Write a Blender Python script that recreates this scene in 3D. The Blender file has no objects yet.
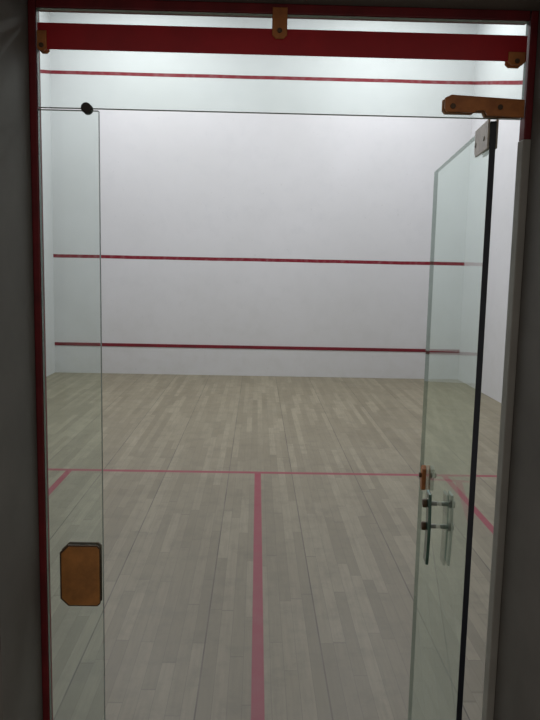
import bpy, bmesh, math
from mathutils import Vector, Matrix
S=bpy.context.scene
COL=S.collection
try:
    S.view_settings.view_transform='Standard'; S.view_settings.look='None'
except Exception: pass

# ---------------------------------------------------------------- node helpers
def new_mat(name):
    m=bpy.data.materials.new(name); m.use_nodes=True
    nt=m.node_tree; nt.nodes.clear()
    out=nt.nodes.new('ShaderNodeOutputMaterial')
    return m,nt,out
def lk(nt,a,b): nt.links.new(a,b)
def M(nt,op,a,b=None,c=None,clamp=False):
    n=nt.nodes.new('ShaderNodeMath'); n.operation=op; n.use_clamp=clamp
    for i,v in enumerate((a,b,c)):
        if v is None: continue
        if isinstance(v,(int,float)): n.inputs[i].default_value=v
        else: lk(nt,v,n.inputs[i])
    return n.outputs[0]
def band(nt,v,c,hw,soft=0.004):
    "1 inside |v-c|<hw"
    d=M(nt,'ABSOLUTE',M(nt,'SUBTRACT',v,c))
    return M(nt,'DIVIDE',M(nt,'SUBTRACT',hw+soft/2,d),soft,clamp=True)
def mixc(nt,f,a,b,blend='MIX'):
    n=nt.nodes.new('ShaderNodeMix'); n.data_type='RGBA'; n.blend_type=blend
    if isinstance(f,(int,float)): n.inputs[0].default_value=f
    else: lk(nt,f,n.inputs[0])
    for i,v in ((6,a),(7,b)):
        if isinstance(v,(tuple,list)): n.inputs[i].default_value=(*v[:3],1)
        else: lk(nt,v,n.inputs[i])
    return n.outputs[2]
def noise(nt,vec,scale,detail=3,rough=.5):
    n=nt.nodes.new('ShaderNodeTexNoise'); n.inputs['Scale'].default_value=scale
    n.inputs['Detail'].default_value=detail; n.inputs['Roughness'].default_value=rough
    if vec is not None: lk(nt,vec,n.inputs['Vector'])
    return n.outputs[0]
def mapr(nt,v,a,b,c,d):
    n=nt.nodes.new('ShaderNodeMapRange'); lk(nt,v,n.inputs[0])
    for i,x in enumerate((a,b,c,d)): n.inputs[i+1].default_value=x
    return n.outputs[0]
def pos(nt):
    g=nt.nodes.new('ShaderNodeNewGeometry'); s=nt.nodes.new('ShaderNodeSeparateXYZ')
    lk(nt,g.outputs['Position'],s.inputs[0]); return g.outputs['Position'],s.outputs[0],s.outputs[1],s.outputs[2]
def princ(nt,out,color,rough=.6,metal=0,spec=.5,bump=None,bs=.1,bd=.002):
    p=nt.nodes.new('ShaderNodeBsdfPrincipled')
    if isinstance(color,(tuple,list)): p.inputs['Base Color'].default_value=(*color[:3],1)
    else: lk(nt,color,p.inputs['Base Color'])
    if isinstance(rough,(int,float)): p.inputs['Roughness'].default_value=rough
    else: lk(nt,rough,p.inputs['Roughness'])
    p.inputs['Metallic'].default_value=metal; p.inputs['Specular IOR Level'].default_value=spec
    if bump is not None:
        b=nt.nodes.new('ShaderNodeBump'); b.inputs['Strength'].default_value=bs; b.inputs['Distance'].default_value=bd
        lk(nt,bump,b.inputs['Height']); lk(nt,b.outputs[0],p.inputs['Normal'])
    lk(nt,p.outputs[0],out.inputs[0]); return p
def simple(name,c,rough=.5,metal=0,var=.25,scale=30,c2=None,bs=.1):
    m,nt,out=new_mat(name); P,x,y,z=pos(nt)
    n=noise(nt,P,scale,4,.6)
    c2=c2 or tuple(v*(1-var) for v in c)
    col=mixc(nt,mapr(nt,n,.35,.65,0,1),c,c2)
    princ(nt,out,col,rough,metal,.5,n,bs)
    return m

WALL=(.60,.605,.625); LINE=(.18,.007,.018)
def wall_mat(name,kind):
    m,nt,out=new_mat(name); P,x,y,z=pos(nt)
    n1=noise(nt,P,.55,4,.6); n2=noise(nt,P,5,5,.65); n3=noise(nt,P,22,2,.6)
    base=mixc(nt,mapr(nt,n1,.3,.7,0,1),WALL,(WALL[0]*.93,WALL[1]*.93,WALL[2]*.92))
    base=mixc(nt,mapr(nt,n2,.5,.75,0,.35),base,(WALL[0]*.87,WALL[1]*.88,WALL[2]*.89))
    base=mixc(nt,mapr(nt,n3,.70,.78,0,.25),base,(.30,.30,.31))
    low=mapr(nt,z,.2,1.6,.30,0)
    base=mixc(nt,M(nt,'MULTIPLY',low,mapr(nt,n2,.35,.65,.3,1)),base,(.50,.49,.45))
    wob=M(nt,'MULTIPLY',M(nt,'SUBTRACT',noise(nt,P,1.2,2),.5),.012)
    zz=M(nt,'ADD',z,wob)
    if kind=='front':
        mask=M(nt,'MAXIMUM',band(nt,zz,1.825,.026),band(nt,zz,4.55,.026))
    elif kind=='side':
        zl=M(nt,'SUBTRACT',zz,M(nt,'MULTIPLY',y,2.40/9.75))
        mask=band(nt,zl,2.15,.026)
    else: mask=None
    if mask is not None:
        wear=mapr(nt,noise(nt,P,12,3),.3,.55,.90,1)
        base=mixc(nt,M(nt,'MULTIPLY',mask,wear),base,LINE)
    princ(nt,out,base,.7,0,.3,n2,.15,.004)
    return m
m_front=wall_mat('front_wall_plaster','front'); m_side=wall_mat('side_wall_plaster','side')
m_tinboard=wall_mat('tin_board_paint','plain')

def floor_mat():
    m,nt,out=new_mat('maple_floor'); P,x,y,z=pos(nt)
    W=.058; L=.95
    sx=M(nt,'DIVIDE',M(nt,'ADD',x,50),W); si=M(nt,'FLOOR',sx); sf=M(nt,'FRACT',sx)
    wn=nt.nodes.new('ShaderNodeTexWhiteNoise'); wn.noise_dimensions='1D'; lk(nt,si,wn.inputs['W'])
    ph=M(nt,'MULTIPLY',wn.outputs[0],37.0)
    warp=M(nt,'MULTIPLY',M(nt,'SINE',M(nt,'ADD',M(nt,'MULTIPLY',y,2.1),ph)),.28)
    yy=M(nt,'ADD',M(nt,'ADD',M(nt,'DIVIDE',M(nt,'ADD',y,50),L),warp),ph)
    bi=M(nt,'FLOOR',yy); bf=M(nt,'FRACT',yy)
    cb=nt.nodes.new('ShaderNodeCombineXYZ'); lk(nt,si,cb.inputs[0]); lk(nt,bi,cb.inputs[1])
    w2=nt.nodes.new('ShaderNodeTexWhiteNoise'); w2.noise_dimensions='2D'; lk(nt,cb.outputs[0],w2.inputs['Vector'])
    r=w2.outputs[0]
    cr=nt.nodes.new('ShaderNodeValToRGB'); lk(nt,r,cr.inputs[0])
    e=cr.color_ramp.elements; e[0].position=0; e[0].color=(.160,.138,.090,1); e[1].position=1; e[1].color=(.245,.218,.152,1)
    k=cr.color_ramp.elements.new(.5); k.color=(.196,.172,.116,1)
    mp=nt.nodes.new('ShaderNodeMapping'); mp.inputs['Scale'].default_value=(60,4,1); lk(nt,P,mp.inputs[0])
    off=nt.nodes.new('ShaderNodeVectorMath'); off.operation='ADD'; lk(nt,mp.outputs[0],off.inputs[0]); 
    sc=nt.nodes.new('ShaderNodeVectorMath'); sc.operation='SCALE'; lk(nt,w2.outputs[1],sc.inputs[0]); sc.inputs[3].default_value=30
    lk(nt,sc.outputs[0],off.inputs[1])
    g=noise(nt,off.outputs[0],1,4,.6)
    c=mixc(nt,mapr(nt,g,.35,.7,0,.45),cr.outputs[0],(.125,.107,.070))
    big=noise(nt,P,1.1,4,.65); med=noise(nt,P,6,4,.7)
    c=mixc(nt,mapr(nt,big,.4,.7,0,.3),c,(.25,.232,.172))
    c=mixc(nt,mapr(nt,med,.48,.75,0,.5),c,(.105,.092,.062))
    # light falloff painted into the boards: darker towards the doorway
    c=mixc(nt,mapr(nt,y,.5,5.0,.20,0),c,(.10,.088,.06))
    j=M(nt,'MAXIMUM',band(nt,sf,0,.016,.02),band(nt,sf,1,.016,.02))
    j2=M(nt,'MAXIMUM',band(nt,bf,0,.003,.004),band(nt,bf,1,.003,.004))
    c=mixc(nt,M(nt,'MULTIPLY',M(nt,'MAXIMUM',j,j2),.45),c,(.065,.053,.035))
    ps=M(nt,'FRACT',M(nt,'DIVIDE',M(nt,'ADD',x,50+.09),.522))
    c=mixc(nt,M(nt,'MULTIPLY',band(nt,ps,.5,.005,.005),mapr(nt,noise(nt,P,2.5,3),.35,.6,.4,.9)),c,(.035,.028,.02))
    short=band(nt,y,4.335,.028)
    half=M(nt,'MULTIPLY',band(nt,x,0,.026),M(nt,'LESS_THAN',y,4.32))
    ax=M(nt,'ABSOLUTE',x)
    boxl=M(nt,'MULTIPLY',band(nt,ax,1.56,.025),M(nt,'MULTIPLY',M(nt,'LESS_THAN',y,4.32),M(nt,'GREATER_THAN',y,2.66)))
    boxb=M(nt,'MULTIPLY',band(nt,y,2.685,.025),M(nt,'GREATER_THAN',ax,1.56))
    mask=M(nt,'MAXIMUM',M(nt,'MAXIMUM',short,half),M(nt,'MAXIMUM',boxl,boxb))
    mask=M(nt,'MULTIPLY',mask,M(nt,'GREATER_THAN',y,.0))
    wear=mapr(nt,noise(nt,P,9,4,.6),.3,.6,.88,.98)
    c=mixc(nt,M(nt,'MULTIPLY',mask,wear),c,(.205,.016,.036))
    princ(nt,out,c,mapr(nt,big,.3,.7,.38,.52),0,.38,g,.05,.001)
    return m
m_floor=floor_mat()

def glass_mat(name,tint,dust=.05):
    m,nt,out=new_mat(name); P,x,y,z=pos(nt)
    g=nt.nodes.new('ShaderNodeNewGeometry')
    tr=nt.nodes.new('ShaderNodeBsdfTransparent'); tr.inputs[0].default_value=(*tint,1)
    gl=nt.nodes.new('ShaderNodeBsdfGlossy'); gl.inputs['Roughness'].default_value=.01; gl.inputs[0].default_value=(.88,1,.94,1)
    df=nt.nodes.new('ShaderNodeBsdfDiffuse'); df.inputs[0].default_value=(.62,.70,.66,1)
    fr=nt.nodes.new('ShaderNodeFresnel'); fr.inputs[0].default_value=1.5
    fac=M(nt,'MULTIPLY',fr.outputs[0],M(nt,'SUBTRACT',1,g.outputs['Backfacing']))
    d=M(nt,'MULTIPLY',mapr(nt,noise(nt,P,6,5,.7),.3,.75,.5,1.6),dust)
    a=nt.nodes.new('ShaderNodeMixShader'); lk(nt,d,a.inputs[0]); lk(nt,tr.outputs[0],a.inputs[1]); lk(nt,df.outputs[0],a.inputs[2])
    b=nt.nodes.new('ShaderNodeMixShader'); lk(nt,fac,b.inputs[0]); lk(nt,a.outputs[0],b.inputs[1]); lk(nt,gl.outputs[0],b.inputs[2])
    lk(nt,b.outputs[0],out.inputs[0]); return m
m_glass=glass_mat('clear_tempered_glass',(.95,.985,.967),.03)
m_gedge=simple('glass_cut_edge',(.16,.22,.19),.25,0,.3)
m_gdark=simple('glass_edge_dark_reflection',(.010,.014,.026),.3,0,.3)  # dark corridor reflection painted as the colour of the door's near edge
m_red=simple('red_frame_paint',(.20,.010,.014),.5,0,.4,12)
m_stripe=simple('red_line_paint',(.52,.010,.018),.45,0,.25,9)
m_rust=simple('tarnished_brass',(.56,.20,.050),.5,.05,.6,22,(.36,.12,.032),.15)
m_brass=simple('worn_copper_plate',(.56,.23,.055),.42,.1,.6,26,(.36,.15,.038),.12)
m_brown=simple('dark_brown_rim',(.13,.07,.03),.5,.1,.4,40)
m_beige=simple('brushed_aluminium',(.60,.55,.46),.4,.1,.25,40)
m_black=simple('black_metal',(.03,.018,.014),.4,.2)
m_acr=simple('green_acrylic',(.10,.19,.15),.2,0,.3)
m_acr2=simple('pale_acrylic',(.32,.40,.35),.2,0,.3)
m_steel=simple('dull_steel',(.50,.50,.45),.45,.2,.3,50)
m_reveal=simple('grey_reveal_paint',(.150,.138,.122),.7,0,.2,5)
m_jamb=simple('bare_jamb',(.36,.345,.31),.6,0,.2,6)
m_tinred=simple('dark_red_strip',LINE,.55,0,.3,6)
m_ceil=simple('ceiling_paint',(.7,.7,.7),.8,0,.05,2)

# ---------------------------------------------------------------- geometry helpers
def mesh_obj(name,bm,mats,parent=None,loc=(0,0,0),smooth=False):
    me=bpy.data.meshes.new(name); bmesh.ops.recalc_face_normals(bm,faces=bm.faces); bm.to_mesh(me); bm.free()
    for m in (mats if isinstance(mats,(list,tuple)) else [mats]): me.materials.append(m)
    if smooth:
        for p in me.polygons: p.use_smooth=True
    o=bpy.data.objects.new(name,me); COL.objects.link(o); o.location=loc
    if parent: o.parent=parent
    return o
def addbox(bm,lo,hi):
    r=bmesh.ops.create_cube(bm,size=1)
    for v in r['verts']:
        v.co=Vector([(lo[i]+hi[i])/2+v.co[i]*(hi[i]-lo[i]) for i in range(3)])
    return r['verts']
def box(name,lo,hi,mat,parent=None,bev=0):
    c=[(lo[i]+hi[i])/2 for i in range(3)]
    bm=bmesh.new(); addbox(bm,[lo[i]-c[i] for i in range(3)],[hi[i]-c[i] for i in range(3)])
    if bev: bmesh.ops.bevel(bm,geom=bm.edges[:],offset=bev,segments=2,affect='EDGES',profile=.5)
    return mesh_obj(name,bm,mat,parent,c)
def prism(name,pts,y0,y1,mat,parent=None,bev=.0015,loc=None):
    "outline in xz extruded from y0 to y1"
    cx=sum(p[0] for p in pts)/len(pts); cz=sum(p[1] for p in pts)/len(pts); cy=(y0+y1)/2
    bm=bmesh.new(); vs=[bm.verts.new((p[0]-cx,y0-cy,p[1]-cz)) for p in pts]
    f=bm.faces.new(vs); r=bmesh.ops.extrude_face_region(bm,geom=[f])
    bmesh.ops.translate(bm,verts=[v for v in r['geom'] if isinstance(v,bmesh.types.BMVert)],vec=(0,y1-y0,0))
    if bev:
        es=[e for e in bm.edges if abs(e.verts[0].co.y-e.verts[1].co.y)<1e-6]
        bmesh.ops.bevel(bm,geom=es,offset=bev,segments=2,affect='EDGES',profile=.5)
    return mesh_obj(name,bm,mat,parent,(cx,cy,cz))
def cyl_y(name,c,r,y0,y1,mat,parent=None,bev=.0015,seg=28,slot=False):
    bm=bmesh.new()
    bmesh.ops.create_cone(bm,segments=seg,radius1=r,radius2=r,depth=y1-y0,cap_ends=True)
    bmesh.ops.rotate(bm,verts=bm.verts,matrix=Matrix.Rotation(math.pi/2,3,'X'))
    if bev:
        es=[e for e in bm.edges if abs(e.verts[0].co.y-e.verts[1].co.y)<1e-6]
        bmesh.ops.bevel(bm,geom=es,offset=bev,segments=2,affect='EDGES',profile=.5)
    return mesh_obj(name,bm,mat,parent,(c[0],(y0+y1)/2,c[1]),smooth=False)
def empty(name,loc,rz=0):
    o=bpy.data.objects.new(name,None); o.location=loc; o.rotation_euler=(0,0,rz); o.empty_display_size=.1; COL.objects.link(o); return o
def pane(name,lo,hi,parent,side_dark=()):
    o=box(name,lo,hi,m_glass,parent,0)
    o.data.materials.append(m_gedge); o.data.materials.append(m_gdark)
    for p in o.data.polygons:
        n=p.normal
        if abs(n.y)>.9: p.material_index=0
        else:
            p.material_index=1
            for d in side_dark:
                if n.dot(Vector(d))>.9: p.material_index=2
    return o
def tag(o,label,cat): o['label']=label; o['category']=cat
def struct(o): o['kind']='structure'

# ---------------------------------------------------------------- room shell
CH=5.9
struct(box('floor',(-3.4,-2.6,-.1),(3.4,9.95,0),m_floor))
struct(box('wall_front',(-3.4,9.75,0),(3.4,9.95,CH),m_front))
struct(box('wall_left',(-3.4,0,0),(-3.2,9.75,CH),m_side))
struct(box('wall_right',(3.2,0,0),(3.4,9.75,CH),m_side))
struct(box('ceiling',(-3.4,-.25,CH),(3.4,9.95,CH+.1),m_ceil))
XL,XR,ZT=-.466,.488,2.174
bm=bmesh.new()
addbox(bm,(-3.4,-.25,0),(XL,0,CH)); addbox(bm,(XR,-.25,0),(3.4,0,CH)); addbox(bm,(XL,-.25,ZT),(XR,0,CH))
struct(mesh_obj('wall_back',bm,[m_reveal]))
struct(box('trim_1',(XL,-.028,0),(-.452,.0,ZT),m_red,None,.002))
struct(box('trim_2',(-.452,-.028,2.156),(.472,.0,ZT),m_red,None,.002))
struct(box('trim_3',(.472,-.030,0),(XR,.0,1.94),m_jamb,None,.002))
struct(box('trim_4',(.474,-.028,1.94),(XR,.0,ZT),m_red,None,.002))

# tin
tin=empty('tin',(0,9.75,0))
box('board',(-3.199,-.008,.0),(3.199,-.001,.43),m_tinboard,tin)
box('top_strip',(-3.199,-.014,.43),(3.199,-.001,.48),m_tinred,tin,.002)
tag(tin,'white tin board with red top strip along the front wall foot','squash tin')

# ---------------------------------------------------------------- transom
ZO=2.07
tr=empty('glass_transom',(0,-.02,ZO))
def L(lo,o): return tuple(lo[i]-o[i] for i in range(3))
O=(0,-.02,ZO)
pane('pane',L((-.45,-.026,1.978),O),L((.470,-.014,2.155),O),tr)
box('painted_stripe',L((-.449,-.0275,2.082),O),L((.469,-.0262,2.129),O),m_stripe,tr)
def clamp(cx,cz,w,h):
    ch=min(w,h)*.25; a,b=w/2,h/2
    pts=[(-a+ch,-b),(a-ch,-b),(a,-b+ch),(a,b),(-a,b),(-a,-b+ch)]
    pts=[(cx+p[0],cz+p[1]-ZO) for p in pts]
    c=prism('clamp',pts,-.013,-.0078,m_rust,tr,.0015)
    s=cyl_y('screw',(0,-h*.12),.0045,-.0055,-.0022,m_brown,c,.0008,16)
    c2=prism('clamp',pts,.0062,.011,m_rust,tr,.0015)
clamp(.002,2.138,.028,.056); clamp(-.440,2.096,.018,.036); clamp(.450,2.086,.032,.024)
pts=[(.318,1.992),(.323,1.986),(.375,1.986),(.380,1.990),(.395,1.990),(.400,1.981),(.470,1.979),(.470,2.012),(.330,2.018),(.318,2.012)]
pp=prism('pivot_patch',[(p[0],p[1]-ZO) for p in pts],-.014,-.0063,m_rust,tr,.002)
prism('pivot_patch',[(p[0],p[1]-ZO) for p in pts],.0062,.014,m_rust,tr,.002)
for xx in (-.045,.045): cyl_y('screw',(xx,.002),.005,-.0065,-.0032,m_brown,pp,.0008,16)
tag(tr,'clear glass transom with red stripe and rusty clamps above doorway','glass panel')

# ---------------------------------------------------------------- fixed side panel
O=(-.394,-.02,0)
sp=empty('glass_side_panel',O)
pane('pane',L((-.451,-.026,.0),O),L((-.3375,-.014,1.974),O),sp)
k=cyl_y('bolt',(-.360+.394,1.978),.0100,-.010,-.0062,m_black,sp,.002)
cyl_y('bolt',(-.360+.394,1.978),.0100,.0062,.010,m_black,sp,.002)
w0,w1,z0,z1=-.424,-.342,.987,1.118; ch=.016
oc=[(w0+ch,z0),(w1-.006,z0),(w1,z0+.006),(w1,z1-.006),(w1-.006,z1),(w0+ch,z1),(w0,z1-ch),(w0,z0+ch)]
oc=[(p[0]+.394,p[1]) for p in oc]
st=prism('strike_plate',oc,-.010,-.0062,m_brown,sp,.001)
prism('strike_plate',oc,.0062,.010,m_brown,sp,.001)
cx=sum(p[0] for p in oc)/8; cz=sum(p[1] for p in oc)/8
inner=[((p[0]-cx)*.94+.001,(p[1]-cz)*.955) for p in oc]
prism('cover',inner,-.0036,-.0018,m_brass,st,.0006)
box('base_rail',(-.055,-.014,.0),(.053,.014,.07),m_beige,sp,.002)
tag(sp,'narrow fixed glass side panel with octagonal copper strike plate','glass panel')

# ---------------------------------------------------------------- door
dr=empty('glass_door',(.422,-.004,0),math.atan2(.74,.070))
pane('pane',(0,-.006,.012),(.722,.006,1.977),dr,side_dark=[(-1,0,0)])
def patch(z0,z1,lo,hi):
    for y0,y1 in ((-.010,-.0062),(.0062,.010)):
        p=prism('hinge_patch',[(lo,z0),(hi-.01,z0),(hi,z0+.01),(hi,z1),(lo,z1)],y0,y1,m_beige,dr,.001)
        for xx in (-.04,.04): 
            s=1 if y0>0 else -1
            cyl_y('screw',(xx,0),.005,min(s*.0019,s*.0035),max(s*.0019,s*.0035),m_steel,p,.0006,16)
patch(1.926,1.982,.002,.125); patch(.0,.055,.002,.125)
hx,hz=.38,1.050
ph=bpy.data.objects.new('pull_handle',None); COL.objects.link(ph); ph.parent=dr; ph.location=(hx,0,hz)
def plate_pts():
    pts=[]
    H=.095
    for i in range(13):
        t=i/12; z=-H+2*H*t
        pts.append((-.022-.012*math.sin(math.pi*t),z))
    for i in range(13):
        t=1-i/12; z=-H+2*H*t
        pts.append((.022-.010*math.sin(math.pi*t),z))
    return [(p[0],p[1]-.034) for p in pts]
prism('grip',plate_pts(),.024,.032,m_acr,ph,.002)
prism('grip',plate_pts(),-.032,-.024,m_acr2,ph,.002)
for zz in (.031,-.031):
    cyl_y('standoff',(0,zz),.006,-.024,-.0062,m_steel,ph,.001)
    cyl_y('standoff',(0,zz),.006,.0062,.024,m_steel,ph,.001)
    cyl_y('bolt_head',(0,zz),.0115,.0322,.044,m_brown,ph,.003)
    cyl_y('bolt_head',(0,zz),.0105,-.040,-.0322,m_steel,ph,.002)
for a,b in ((.0062,.018),(-.018,-.0062)):
    lk0=prism('lock',[(.585,1.055),(.602,1.047),(.62,1.055),(.62,1.115),(.602,1.123),(.585,1.115)],a,b,m_rust if a>0 else m_steel,dr,.002)
    cyl_y('lock_cylinder',(0,.008),.008,-.013 if a<0 else .0061,-.0061 if a<0 else .013,m_brown,lk0,.002)
tag(dr,'open frameless glass door with acrylic pull handles and metal patches','glass door')

# ---------------------------------------------------------------- lights (real ceiling lamps)
m_body=simple('lamp_housing',(.7,.7,.7),.5,0,.05)
def area(loc,sx,sy,pw,col):
    l=bpy.data.lights.new('ceiling_lamp_light','AREA'); l.shape='RECTANGLE'; l.size=sx; l.size_y=sy; l.energy=pw; l.color=col
    o=bpy.data.objects.new('ceiling_lamp_light',l); o.location=loc; COL.objects.link(o); return o
COLR=(.98,.99,1.0)
for (x,y,pw) in ((-1.7,8.3,92),(1.7,8.3,92),(-1.5,5.2,72),(1.5,5.2,72),(0,1.8,18)):
    hh=box('ceiling_lamp',(x-.65,y-.16,5.80),(x+.65,y+.16,5.898),m_body,None,.01)
    tag(hh,'white ceiling batten lamp above the court','lamp'); hh['group']='court ceiling lamps'
    area((x,y,5.79),1.25,.28,pw,COLR)
w=bpy.data.worlds.new('corridor_gloom'); w.use_nodes=True; S.world=w
w.node_tree.nodes['Background'].inputs[0].default_value=(1,.93,.86,1); w.node_tree.nodes['Background'].inputs[1].default_value=.26

# ---------------------------------------------------------------- camera
f,cx,cy,h,pi,ya,ro=710.35,-.0308,-1.4225,1.6829,.1269,.0197,.0207
F=Vector((math.sin(ya)*math.cos(pi),math.cos(ya)*math.cos(pi),-math.sin(pi)))
R=Vector((math.cos(ya),-math.sin(ya),0)); U=R.cross(F)
c,s=math.cos(ro),math.sin(ro); R2=c*R+s*U; U2=-s*R+c*U
cd=bpy.data.cameras.new('camera'); cam=bpy.data.objects.new('camera',cd); COL.objects.link(cam)
mt=Matrix((R2,U2,-F)).transposed().to_4x4(); mt.translation=Vector((cx,cy,h)); cam.matrix_world=mt
cd.sensor_fit='VERTICAL'; cd.sensor_height=36; cd.lens=f/720*36; cd.clip_start=.02
S.camera=cam
